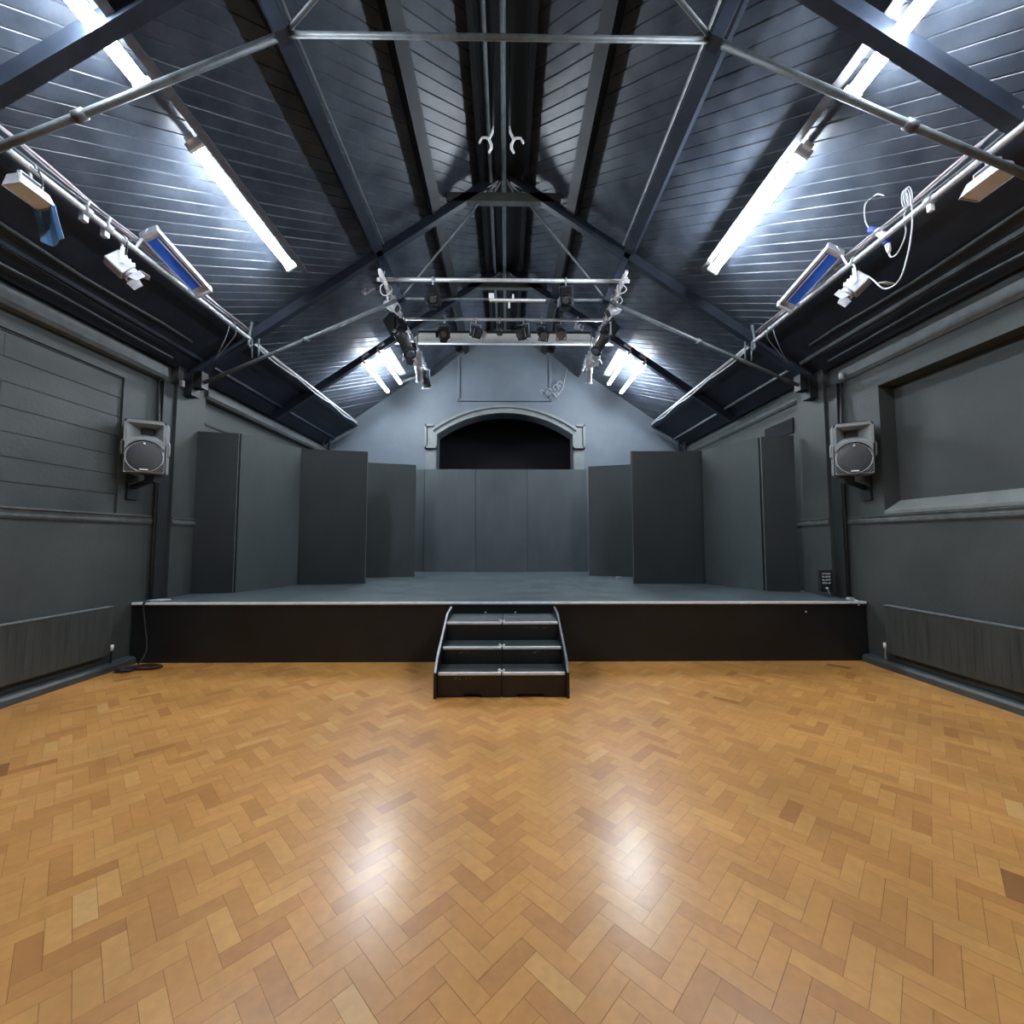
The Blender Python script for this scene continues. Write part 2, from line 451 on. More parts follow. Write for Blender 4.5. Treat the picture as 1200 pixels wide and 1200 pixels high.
truss(2.82, 'nearest timber roof truss with iron tie rods, cut by the top of the picture')
truss(6.15, 'middle timber roof truss with struts and iron tie rods above the stage front')
truss(8.35, 'farthest roof truss of plain rafters and collar over the stage', rods=False)

# pale collar board behind the far truss
t = thing('header_board', 'long pale board spanning the roof above the stage, behind the hanging lanterns', 'board', (0, 8.75, 5.66))
m = MB()
zt = 5.88
m.prism([(-2.42, 8.74, 5.68), (2.42, 8.74, 5.68), (2.42-.29, 8.74, zt), (-2.42+.29, 8.74, zt)], (0, .05, 0)); m.build('face', M_beamw, t)
m = MB(); m.box(-2.44, 2.44, 8.69, 8.76, 5.64, 5.68); m.build('bottom_lip', M_white, t)
m = MB(); m.box(-2.13, 2.13, 8.70, 8.80, zt, zt+.03); m.build('top_rail', M_black, t)

# ------------------------------------------------------------------ fluorescent lights
def fluorescent(name_label, sx, y0, y1, x, tubes, width, refl=False, group='twin fluorescent lights', bearer=None):
    yc = (y0+y1)/2
    t = thing('fluorescent_light', name_label, 'light', tuple(on_roof(sx, x, yc, .12)), group)
    a, n = along(sx), nrm(sx)
    d0 = .25 if refl else .17
    if not refl:
        m = MB(); m.obox(on_roof(sx, x, yc, d0), a*.085, V((0, y1-y0+.10, 0)), n*.055, .006); m.build('housing', M_house, t)
    else:
        L_ = V((0, y1-y0, 0))/2
        for q in tubes:
            m = MB(); m.obox(on_roof(sx, x, yc, d0) + a*q, a*.05, V((0, y1-y0+.06, 0)), n*.06, .006); m.build('housing', M_house, t)
        m = MB(); c = on_roof(sx, x, yc, d0)
        p0, p1 = c + a*.30 + n*.12, c + a*.46 + n*.06
        m.prism([p0-L_, p1-L_, p1-L_+n*.006, p0-L_+n*.006], L_*2); m.build('reflector', M_reflect, t)
    for q in tubes:
        m = MB(); c = on_roof(sx, x, yc, d0+.055) + a*q
        m.tube([c-V((0, (y1-y0)/2-.03, 0)), c+V((0, (y1-y0)/2-.03, 0))], .016 if not refl else .036, 10); m.build('tube', M_tube2 if refl else M_tube, t)
    for e in (-1, 1):
        if refl:
            for q in tubes:
                m = MB(); m.obox(on_roof(sx, x, yc+e*(y1-y0)/2, d0+.035) + a*q, a*.06, V((0, .03, 0)), n*.09, .006); m.build('end_cap', M_house, t)
                m = MB(); m.tube([on_roof(sx, x, yc+e*(y1-y0)*.3, 0) + a*q, on_roof(sx, x, yc+e*(y1-y0)*.3, d0) + a*q], .008, 6); m.build('drop_rod', M_iron, t)
            continue
        m = MB(); c = on_roof(sx, x, yc+e*(y1-y0)/2, d0+.035)
        m.obox(c, a*(max(tubes)-min(tubes)+.07), V((0, .035, 0)), n*.09, .006); m.build('end_cap', M_house, t)
    return t
BT = (-.038, .038)
for sx, side in ((-1, 'left'), (1, 'right')):
    fluorescent(f'long lit twin-tube light on the {side} roof slope in front of the stage', sx, 3.72, 5.46, 2.93, BT, .14)
    fluorescent(f'added lit twin-tube light on the {side} roof slope nearest the camera, top edge of the picture', sx, 1.45, 3.20, 2.95, BT, .14)  # extra pair added to brighten the roof and floor near the viewer
    fluorescent(f'lit twin-tube light with white reflector on the {side} roof slope near the gable wall', sx, 8.32, 9.98, 2.84, (-.14, .22), .46, True)
    dp = .24 if sx < 0 else .15
    m = MB(); c = on_roof(sx, 2.84, 3.0, dp/2)
    m.obox(c, along(sx)*.07, V((0, 5.3, 0)), nrm(sx)*dp)
    tag(m.build('light_bearer', mat('bearer_paint', (.10, .10, .11), .5, .2, 6)), f'grey timber bearer along the {side} roof slope behind the front fluorescent lights', 'board', 'light bearers')
    # stubby hanger brackets of the near gable lights
    for q, w in ((-.22, 'inner'), (.08, 'outer')):
        m = MB(); m.obox(on_roof(sx, 2.80+q, 8.28, .2), along(sx)*.16, V((0, .05, 0)), nrm(sx)*.05, .006)
        tag(m.build('light_bracket', M_silver), f'{w} pale metal bracket at the front end of the {side} gable light', 'bracket', 'gable light brackets')

# ------------------------------------------------------------------ stage
t = thing('stage', 'low black stage with grey deck and white front edge', 'stage', (0, SF, 0))
m = MB(); e = W-.006
m.prism([(-e, SF+.02, SH-.05), (e, SF+.02, SH-.05), (e, 5.95, SH-.05), (e-.10, 5.95, SH-.05), (e-.10, 6.53, SH-.05), (e, 6.53, SH-.05), (e, Y1-.125, SH-.05), (-e, Y1-.125, SH-.05), (-e, 6.53, SH-.05), (-e+.10, 6.53, SH-.05), (-e+.10, 5.95, SH-.05), (-e, 5.95, SH-.05)], (0, 0, .05))
m.build('deck', M_deck, t)
m = MB(); m.box(-W+.02, W-.02, SF+.02, SF+.05, 0, SH-.045); m.build('fascia', M_fascia, t)
m = MB(); m.box(-W+.02, W-.02, SF-.005, SF+.03, SH-.026, SH+.002, .004); m.build('white_edge_strip', M_white, t)
for x in (-.22, .16, 3.9):
    m = MB(); m.tube([(x, SF+.022, .62), (x, SF+.012, .62)], .012, 8); m.build('bolt', M_steel, t)
for x in (-1.35, 1.3):
    m = MB(); m.box(x-.004, x+.004, SF+.04, Y1-.3, SH, SH+.0015); m.build('deck_joint', M_edge, t)

# ------------------------------------------------------------------ steps
t = thing('stage_steps', 'black three-tread steps with white nosings set against the stage front', 'steps', (0, 4.9, 0))
TR = [(4.30, .235), (4.60, .41), (4.91, .61)]
ys = [4.30, 4.60, 4.91, SF-.03]
SW = .63
for i, (y, z) in enumerate(TR):
    for s in (-1, 1):
        m = MB(); m.box(s*.004, s*SW, y, ys[i+1]+.012, z-.03, z); m.build('tread', M_treadw if i == 2 else M_tread, t)
        m = MB(); zb = 0 if i == 0 else TR[i-1][1]
        if i == 0:
            c0, c1 = (.14, .42) if s > 0 else (.20, .38)
            yy = y+.004
            pts = [(s*.004, yy, 0), (s*c0, yy, 0), (s*(c0+.01), yy, .03), (s*(c1-.01), yy, .03), (s*c1, yy, 0), (s*SW, yy, 0), (s*SW, yy, z-.03), (s*.004, yy, z-.03)]
            m.prism(pts, (0, .02, 0))
        else:
            m.box(s*.004, s*SW, y+.004, y+.024, zb, z-.03)
        m.build('riser', M_step, t)
        m = MB(); m.box(s*.006, s*(SW-.004), y-.006, y+.022, z-.022, z+.004, .004); m.build('nosing', M_white, t)
    m = MB(); m.box(-.028, .028, y+.03, y+.06, z, z+.012); m.box(-.035, -.012, y+.02, y+.07, z+.003, z+.022); m.box(.012, .03, y+.025, y+.075, z+.003, z+.018)
    m.build('latch', M_alu, t)
for i, (s, x, y, z) in enumerate(((1, .33, 4.91, .545), (1, .43, 4.91, .548), (-1, .36, 4.60, .355), (1, .40, 4.60, .358), (-1, .37, 4.30, .175))):
    m = MB()
    for k in range(7):
        a = x+random.uniform(-.10, .10); b = z+random.uniform(-.012, .012); w = random.uniform(.006, .022)
        m.box(s*a, s*(a+w), y+.0025, y+.0045, b, b+random.uniform(.003, .009))
    m.build('paint_chip', M_edge, t)
for s in (-1, 1):
    m = MB(); x = s*(SW+.006)
    pts = [(4.26, 0), (4.26, .245), (4.40, .36), (5.10, .67), (SF-.04, .695), (SF-.04, 0)]
    m.prism([(x, y, z) for y, z in pts], (s*.028, 0, 0)); sp = m.build('side_panel', M_step, t)
    m = MB()
    for (y0, z0), (y1, z1) in zip(pts[1:4], pts[2:5]):
        m.beam((x+s*.014, y0, z0+.004), (x+s*.014, y1, z1+.004), .02, .008)
    m.build('edge_strip', M_silver if s < 0 else M_iron, sp)

# ------------------------------------------------------------------ scenery flats
FH = 2.42
def stage_flat(a, b, label, mt=None, h=FH, th=.045, group='tall scenery flats', edge=True):
    """upright flat standing on the deck with its foot from a to b (x, y)"""
    a, b = V((*a, SH)), V((*b, SH)); d = (b-a); L_ = d.length; d.normalize()
    n = V((d.y, -d.x, 0))                    # face side
    t = thing('scenery_flat', label, 'flat', tuple((a+b)/2), group)
    up = V((0, 0, h)); mid = (a+b)/2
    m = MB(); m.obox(mid + up/2 - n*.003, d*L_, n*.006, up); m.build('facing', mt or M_flat, t)
    m = MB(); c = mid - n*(.006+th/2)
    for e in (-1, 1): m.obox(c + d*e*(L_/2-.035) + up/2, d*.07, n*th, up)
    for z in (.04, h/2, h-.04): m.obox(c + V((0, 0, z)), d*(L_-.14), n*th, V((0, 0, .08)))
    m.build('frame', M_frame, t)
    if edge:
        m = MB()
        e = b if edge != 'a' else a
        sgn = 1 if edge != 'a' else -1
        m.obox(e - d*.002*sgn + up/2 + n*.002, d*.008, n*.006, up*.995); m.build('worn_edge', M_edge, t)
    return t
stage_flat((-4.60, 6.38), (-4.05, 6.50), 'narrow shaded flat at the left end of the stage beside the wall', M_flatshade, edge='b')
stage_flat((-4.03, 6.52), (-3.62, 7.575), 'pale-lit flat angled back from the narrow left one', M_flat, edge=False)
stage_flat((-3.71, 7.605), (-2.52, 7.84), 'broad shaded flat facing front, middle of the left wing', M_flatshade)
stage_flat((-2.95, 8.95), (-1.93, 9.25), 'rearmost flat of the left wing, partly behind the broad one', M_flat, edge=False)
stage_flat((4.068, 6.628), (4.52, 6.51), 'narrow shaded flat at the right end of the stage beside the wall', M_flatshade, edge='a')
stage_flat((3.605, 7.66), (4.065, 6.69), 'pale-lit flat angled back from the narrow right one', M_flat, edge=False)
stage_flat((2.34, 7.74), (3.66, 7.71), 'broad shaded flat facing front, middle of the right wing', M_flatshade, edge='a')
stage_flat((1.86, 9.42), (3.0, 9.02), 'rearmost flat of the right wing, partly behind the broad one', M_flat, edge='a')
BH = 2.55
M_back = mat('flat_paint_back', (.054, .068, .071), .55, .18, 1.3, .1, 40, stretch=(1, 1, .5))
for x0, x1, lb in ((-2.00, -.73, 'left one of the three back flats below the arch'), (-.72, .555, 'centre one of the three back flats below the arch'), (.565, 2.05, 'right one of the three back flats below the arch')):
    stage_flat((x0, 10.60), (x1, 10.60), lb, M_back, BH, group='back flats below the arch', edge=False)
stage_flat((-2.75, 10.66), (-2.02, 10.66), 'back flat seen in the gap left of the three below the arch', M_back, BH, group='back flats below the arch', edge=False)

# small foot block by the right rear flat
m = MB(); m.box(2.26, 2.36, 8.62, 8.70, SH, SH+.035); m.box(2.27, 2.35, 8.64, 8.69, SH+.035, SH+.05)
tag(m.build('foot_block', M_silver), 'small pale block on the deck at the foot of the right wing flats', 'block')

# ------------------------------------------------------------------ wall speakers
def speaker(sx, label):
    loc = V((sx*4.38, 5.22, 2.35))
    t = thing('wall_speaker', label, 'speaker', tuple(loc), 'grey wall speakers')
    M = Matrix.Translation(loc) @ Matrix.Rotation(R(-sx*30), 4, 'Z') @ Matrix.Rotation(R(3), 4, 'X')
    w, h, d = .205, .66, .36                       # half width, height, depth
    # cabinet: rounded shell with hollow horn mouth
    m = MB()
    def ring(y, k, rad, n=6):
        pts = []
        ww = w*k
        for cx, cz, a0 in ((ww-rad, h-rad-.0, 0), (-ww+rad, h-rad, 90), (-ww+rad*.6, rad*.6, 180), (ww-rad*.6, rad*.6, 270)):
            rr = rad if a0 < 180 else rad*.6
            for i in range(n+1):
                a = R(a0+90*i/n); pts.append(m.bm.verts.new((cx+rr*math.cos(a), y, cz+rr*math.sin(a))))
        return pts
    r0 = ring(0, 1, .05); r1 = ring(.02, 1.03, .055); r2 = ring(.20, 1.0, .05); r3 = ring(d, .72, .05)
    for a, b in ((r0, r1), (r1, r2), (r2, r3)):
        for i in range(len(a)):
            f = m.bm.faces.new((a[i], a[(i+1) % len(a)], b[(i+1) % len(b)], b[i])); f.smooth = True
    m.bm.faces.new(r3)
    # front baffle built as strips around the horn mouth (top) down to the bottom
    hz0, hz1, hw = .40, .615, .17
    N2 = 16
    def low(x): return hz0 + .035*(1-(x/hw)**2)   # arched lower lip of the horn
    front = [v.co.copy() for v in r0]
    m.quad((-w+.012, 0, hz0-.02), (w-.012, 0, hz0-.02), (w-.012, 0, .012), (-w+.012, 0, .012))
    for s in (-1, 1):
        m.quad((s*hw, 0, hz0-.02), (s*(w-.002), 0, hz0-.02), (s*(w-.002), 0, hz1), (s*hw, 0, hz1))
    m.quad((-w+.02, 0, hz1), (w-.02, 0, hz1), (w-.03, 0, h-.006), (-w+.03, 0, h-.006))
    for i in range(N2):
        a, b = -hw+2*hw*i/N2, -hw+2*hw*(i+1)/N2
        m.quad((a, 0, hz0-.02), (b, 0, hz0-.02), (b, 0, low(b)), (a, 0, low(a)))
    m.build('cabinet', M_spk, t, M)
    m = MB()                                       # horn flare going in
    tz0, tz1, tw, ty = .50, .57, .06, .16
    for i in range(N2):
        a, b = -hw+2*hw*i/N2, -hw+2*hw*(i+1)/N2
        a2, b2 = a/hw*tw, b/hw*tw
        m.quad((a, 0, low(a)), (b, 0, low(b)), (b2, ty, tz0), (a2, ty, tz0))
    m.quad((-hw, 0, hz1), (hw, 0, hz1), (tw, ty, tz1), (-tw, ty, tz1))
    for s in (-1, 1): m.quad((s*hw, 0, low(hw)), (s*hw, 0, hz1), (s*tw, ty, tz1), (s*tw, ty, tz0))
    m.quad((-tw, ty, tz0), (tw, ty, tz0), (tw, ty, tz1), (-tw, ty, tz1))
    m.build('horn', M_spk, t, M)
    m = MB(); m.box(-tw, tw, ty-.03, ty-.002, tz0+.005, tz1); m.build('horn_throat', M_horn, t, M)
    # curved brow between horn and grille
    m = MB(); cz, rx, rz = .205, .180, .185
    n = 24
    for i in range(n):
        a0, a1 = R(28+124*i/n), R(28+124*(i+1)/n)
        p = []
        for a, k in ((a0, 1.10), (a1, 1.10), (a1, 1.22), (a0, 1.22)):
            p.append((rx*k*math.cos(a), -.001, cz+rz*k*math.sin(a)))
        m.prism(p, (0, -.028, 0))
    m.build('brow', M_spk, t, M)
    m = MB()
    for i in range(n):
        a0, a1 = R(38+104*i/n), R(38+104*(i+1)/n)
        p = [(rx*k*math.cos(a), -.002, cz+rz*k*math.sin(a)) for a, k in ((a0, 1.02), (a1, 1.02), (a1, 1.10), (a0, 1.10))]
        m.prism(p, (0, -.004, 0))
    m.build('grille_shadow_gap', M_dark, t, M)
    # domed round grille
    m = MB(); rings = []
    for k in range(6):
        f = k/5; r = 1-f
        rings.append([m.bm.verts.new((rx*r*math.cos(2*math.pi*i/40), -.006-.022*math.sqrt(max(0, 1-r*r)), cz+rz*r*math.sin(2*math.pi*i/40))) for i in range(40)])
    for a, b in zip(rings, rings[1:]):
        for i in range(40):
            f = m.bm.faces.new((a[i], a[(i+1) % 40], b[(i+1) % 40], b[i])); f.smooth = True
    bmesh.ops.remove_doubles(m.bm, verts=m.bm.verts, dist=1e-5)
    bmesh.ops.recalc_face_normals(m.bm, faces=m.bm.faces)
    g = m.build('grille', M_grille, t, M)
    m = MB(); m.tube([(rx*math.cos(2*math.pi*i/40), -.006, cz+rz*math.sin(2*math.pi*i/40)) for i in range(41)], .005, 6); m.build('grille_rim', M_silver, t, M)
    m = MB(); m.box(-.04, .04, -.036, -.022, .040, .056, .003)
    for k in range(6): m.box(-.033+k*.0115, -.026+k*.0115, -.038, -.03, .042, .054)
    m.build('badge', M_white, g, M)
    m = MB(); m.tube([(0, -.025, .365), (0, -.034, .365)], .012, 10); m.build('indicator', M_white, g, M)
    m = MB()                                       # corner vents, three slots each
    for s in (-1, 1):
        for k in range(3):
            x0, z0 = w-.02-.0, .025
            q = .105-.032*k
            m.prism([(s*x0, -.002, z0+q), (s*x0, -.002, z0+q-.018), (s*(x0-q+.018), -.002, z0), (s*(x0-q), -.002, z0)], (0, -.003, 0))
    m.build('corner_vent', M_dark, t, M)
    m = MB()
    for s in (-1, 1): m.tube([(s*(w+.006), .05, .22), (s*(w+.022), .05, .25), (s*(w+.022), .05, .38), (s*(w+.006), .05, .41)], .011, 8)
    m.build('handle', M_spk, t, M)
    m = MB(); m.obox(loc+V((sx*.02, .16, -.045)), (.12, 0, 0), (0, .12, 0), (0, 0, .09)); m.beam(loc+V((sx*.02, .16, -.05)), (sx*(W-.005), 5.42, 2.20), .05, .05)
    m.box(sx*(W-.03), sx*W, 5.34, 5.50, 2.05, 2.36); m.build('bracket', M_lampbody, t)
speaker(-1, 'grey loudspeaker with round grille on the left wall beside the stage')
speaker(1, 'grey loudspeaker with round grille on the right wall beside the boarded recess')

# ------------------------------------------------------------------ pipes and trunking at the stage corners
for sx, side in ((-1, 'left'), (1, 'right')):
    m = MB(); m.box(sx*(W-.07), sx*W, 5.76, 5.94, .05, 3.72, .006)
    tag(m.build('wall_trunking', M_pipe), f'dark upright trunking on the {side} wall behind the speaker', 'trunking', 'upright wall trunking')
    m = MB(); m.tube([(sx*4.62, 5.70, SH+.02), (sx*4.62, 5.70, 3.0), (sx*4.66, 5.70, 3.7)], .018, 8)
    tag(m.build('wall_pipe', M_cableb), f'thin black cable pipe beside the upright trunking on the {side} wall', 'pipe', 'thin wall pipes')
    for k, (x, y) in enumerate(((4.60, 10.72), (4.47, 10.80))):
        m = MB(); m.tube([(sx*x, y, SH), (sx*x, y, 3.98+.1*k), (sx*(x-.10), y, 4.2+.1*k)], .028, 8)
        tag(m.build('corner_pipe', M_pipe), f'{"outer" if k == 0 else "inner"} dark pipe in the {side} rear corner of the stage', 'pipe', 'corner pipes')
    # cables running above the ledge
    for k, (x, z) in enumerate(((4.50, 4.02), (4.40, 4.10), (4.24, 4.22))):
        m = MB(); pts = [(sx*(x+.012*math.sin(i*1.7+k)), Y0+.2+i*.5, z+.014*math.sin(i*1.1+k*2)) for i in range(22)]
        m.tube(pts, (.012, .009, .016)[k], 6)
        tag(m.build('eaves_cable', M_iron if k != 1 else M_cableb), f'{("lowest", "middle", "topmost")[k]} of the cables running under the {side} eaves above the ledge', 'cable', 'cables under the eaves')
    # small hanging clip where the truss meets the wall
m = MB(); m.tube([(4.60, 5.62, 3.80), (4.60, 5.62, 3.72)], .03, 8)
tag(m.build('junction_box', M_white), 'small white junction box where the right truss meets the wall', 'junction box')
m = MB(); m.obox((-4.574, 6.0, 3.76), (.05, 0, 0), (0, .05, 0), (0, 0, .09), .006)
tag(m.build('junction_box', M_silver), 'small pale junction box where the left truss meets the wall', 'junction box')

# ------------------------------------------------------------------ radiators
def radiator(sx, y1, label):
    t = thing('low_radiator', label, 'radiator', (sx*4.64, 3.4, .17), 'long low radiators')
    y0 = 1.2
    m = MB(); m.box(sx*4.60, sx*4.655, y0, y1, .19, .755, .012)
    y = y0+.05
    while y < y1-.05:
        m.box(sx*4.5985, sx*4.602, y, y+.035, .25, .70); y += .075
    m.build('panel', M_rad, t)
    m = MB(); m.box(sx*4.592, sx*4.665, y0, y1, .752, .764, .003); m.build('top_grille', M_edge, t)
    m = MB()
    for yy in (y0+.4, (y0+y1)/2, y1-.4): m.box(sx*4.65, sx*4.70, yy, yy+.05, .2, .7)
    m.build('wall_bracket', M_pipe, t)
    m = MB(); m.tube([(sx*4.63, y1+.04, .235), (sx*4.63, y1+.04, .30)], .022, 10); m.build('valve', M_cream, t)
    m = MB(); m.tube([(sx*4.63, y1-.02, .225), (sx*4.63, y1+.04, .225), (sx*4.63, y1+.04, .07)], .011, 8); m.build('valve_pipe', M_silver if sx > 0 else M_pipe, t)
radiator(-1, 5.16, 'long low dark radiator at the foot of the left wall')
radiator(1, 5.16, 'long low dark radiator at the foot of the right wall')

# ------------------------------------------------------------------ socket panel on the right of the stage
t = thing('socket_panel', 'small black socket panel with pale lettering on the right wall above the stage', 'socket panel', (4.56, 5.98, .83))
m = MB(); m.obox((4.50, 5.955, .97), (.17, 0, 0), (0, .05, 0), (0, 0, .30), .006); m.build('box', M_lampbody, t)
m = MB()
for i in range(4):
    for j in range(3):
        x0, z0 = 4.437+j*.041, 1.06-i*.043
        for k in range(3): m.box(x0+k*.011, x0+k*.011+.008, 5.925, 5.929, z0+random.uniform(0, .006), z0+.022+random.uniform(-.006, .006))
m.build('lettering', M_cablew, t)
m = MB(); m.tube([(4.487, 5.928, .875), (4.487, 5.905, .875)], .014, 10); m.build('plug', M_white, t)
m = MB(); m.tube([(4.487, 5.905, .873), (4.495, 5.90, .83), (4.52, 5.91, .79), (4.54, 5.93, .757)], .006, 6); m.build('lead', M_cable, t)

# clips at the stage corners and the cable coil on the floor
def coil(name, c, r, turns, rad, mt, label, tilt=0, sq=.5):
    m = MB(); pts = []
    n = turns*18
    for i in range(n+1):
        a = 2*math.pi*i/18; k = r*(1+.12*math.sin(i*.37))
        pts.append((c[0]+k*math.cos(a)+.02*math.sin(i*.21), c[1]+sq*k*math.sin(a), c[2]+rad+.006*(i/18)+.002*math.sin(i)))
    m.tube(pts, rad, 6)
    return tag(m.build(name, mt), label, 'cable')
coil('cable_coil', (-4.30, 5.27, 0), .17, 4, .011, M_red, 'maroon cable coiled on the floor at the left stage corner')
coil('cable_coil', (-4.45, 5.17, 0), .08, 3, .012, M_cableb, 'small black cable coil on the floor by the left skirting', sq=.9)
m = MB(); m.cable([(-4.42, 5.33, .03), (-4.40, 5.42, .18), (-4.47, 5.47, .45), (-4.52, 5.485, .70), (-4.50, 5.50, .765), (-4.40, 5.60, .765), (-4.33, 5.72, .775)], .010)
tag(m.build('floor_lead', M_cableb), 'black lead rising from the floor to the left stage corner', 'cable')
m = MB(); m.obox((-4.40, 5.58, .772), (.16, 0, 0), (.05, .12, 0), (0, 0, .02), .004)
tag(m.build('deck_clip', M_silver), 'pale metal clip lying on the deck at the left stage corner', 'clip')
m = MB(); m.obox((4.52, 5.56, .778), (.07, 0, 0), (0, .06, 0), (0, 0, .035), .006); m.tube([(4.55, 5.55, .77), (4.56, 5.49, .76), (4.57, 5.487, .70)], .012, 8)
tag(m.build('deck_clip', M_silver), 'pale metal clamp at the right end of the stage edge', 'clip')

# ------------------------------------------------------------------ lighting bars
def pipe(a, b, r, mt, label, group, name='lighting_bar'):
    m = MB(); m.tube([a, b], r, 12)
    return tag(m.build(name, mt), label, 'bar', group)
BX, BZ = 3.69, 4.46
for sx, side in ((-1, 'left'), (1, 'right')):
    pipe((sx*BX, .8, BZ), (sx*BX, 6.08, BZ), .026, M_steel, f'steel lighting bar above the hall floor along the {side} eaves', 'side lighting bars')
    pipe((sx*BX, 6.25, BZ), (sx*BX, 10.5, BZ), .022, M_steel, f'steel bar along the {side} eaves above the stage', 'side lighting bars')
    # bar brackets
    t = thing('bar_bracket', f'pale bracket hanging the {side} lighting bar from the middle truss', 'bracket', (sx*3.72, 6.1, 4.5), 'bar brackets')
    m = MB(); m.tube([(sx*3.66, 6.06, 4.70), (sx*3.69, 6.06, 4.50), (sx*3.69, 6.06, 4.36), (sx*3.65, 6.06, 4.32)], .022, 8); m.build('clamp', M_iron, t)
    m = MB()
    for q, z in ((0, 4.18), (.10, 4.20)): m.tube([(sx*(3.66-q), 6.08, 4.46), (sx*(3.66-q*.9), 6.10, z)], .012, 6)
    m.build('strap', M_iron, t)
    # cable bundle on top of the bar
    t = thing('cable_bundle', f'bundle of pale and dark cables strung along the {side} purlin above the lighting bar', 'cables', (sx*3.78, 3.5, 4.66), 'cable bundles')
    for k, (dx, dz, r, mt) in enumerate(((0, 0, .014, M_cablep), (.03, .02, .009, M_cableb), (-.03, -.02, .010, M_cable), (.02, -.035, .008, M_cablew))):
        m = MB(); pts = []
        for i in range(27):
            y = .9+i*.2
            pts.append((sx*(3.715+dx*.8+.008*math.sin(i*.9+k*1.3)), y, 4.595+dz+.012*math.sin(i*.7+k)))
        m.tube(pts, r, 6); m.build('cable', mt, t)
    # stray cable swags beyond the truss
    m = MB(); pts = []
    for i in range(25):
        y = 6.2+i*.18
        pts.append((sx*(3.68+.01*math.sin(i)), y, 4.43-.05*abs(math.sin(i*.42))))
    m.tube(pts, .011, 6)
    tag(m.build('swag_cable', M_cablew), f'white cable sagging under the {side} eaves bar above the stage', 'cable', 'sagging cables')

GX, GZ = 1.74, 5.32
for sx, side in ((-1, 'left'), (1, 'right')):
    pipe((sx*GX, 5.78, GZ), (sx*GX, 9.3, GZ), .026, M_steel, f'steel grid bar running front to back over the {side} half of the stage', 'grid bars')
    for y in (6.9, 8.35):
        m = MB(); m.tube([(sx*GX, y, GZ), (sx*(GX+.02), y, roof_z(GX)-.2)], .012, 6)
        tag(m.build('drop_rod', M_iron), f'{"front" if y < 7 else "rear"} thin rod hanging the {side} grid bar from the roof', 'rod', 'drop rods')
pipe((-1.86, 6.06, 5.36), (1.86, 6.06, 5.36), .027, M_alu, 'front steel cross bar over the stage front', 'grid bars')
pipe((-1.82, 7.3, 5.42), (1.92, 7.3, 5.42), .025, M_alu, 'rear steel cross bar carrying the row of lanterns', 'grid bars')

# small fitting on the collar rod of the middle truss
t = thing('batten_light', 'short unlit pale batten with white box on the middle truss rod', 'light', (0, 6.1, 5.1))
m = MB(); m.box(-.20, .62, 6.07, 6.12, 5.055, 5.085, .006); m.build('batten', M_beamw, t)
m = MB(); m.box(-.22, -.14, 6.05, 6.13, 5.08, 5.16, .006); m.build('box', M_white, t)
m = MB(); m.tube([(.08, 6.1, 5.05), (.08, 6.1, 4.96)], .016, 8); m.tube([(.14, 6.1, 5.1), (.14, 6.1, 5.17)], .016, 8); m.build('clip', M_white, t)

# ------------------------------------------------------------------ lanterns
def hook_clamp(m, r=.028):
    pts = [(0, r*1.25*math.cos(R(a)), r*1.25*math.sin(R(a))) for a in range(-60, 215, 25)]
    m.tube(pts, .010, 6)
    m.tube([(0, r*.6, -r*1.1), (0, 0, -.06), (0, 0, -.085)], .011, 6)
    m.tube([(-.03, -.028, -.012), (.03, -.028, -.012)], .006, 6)

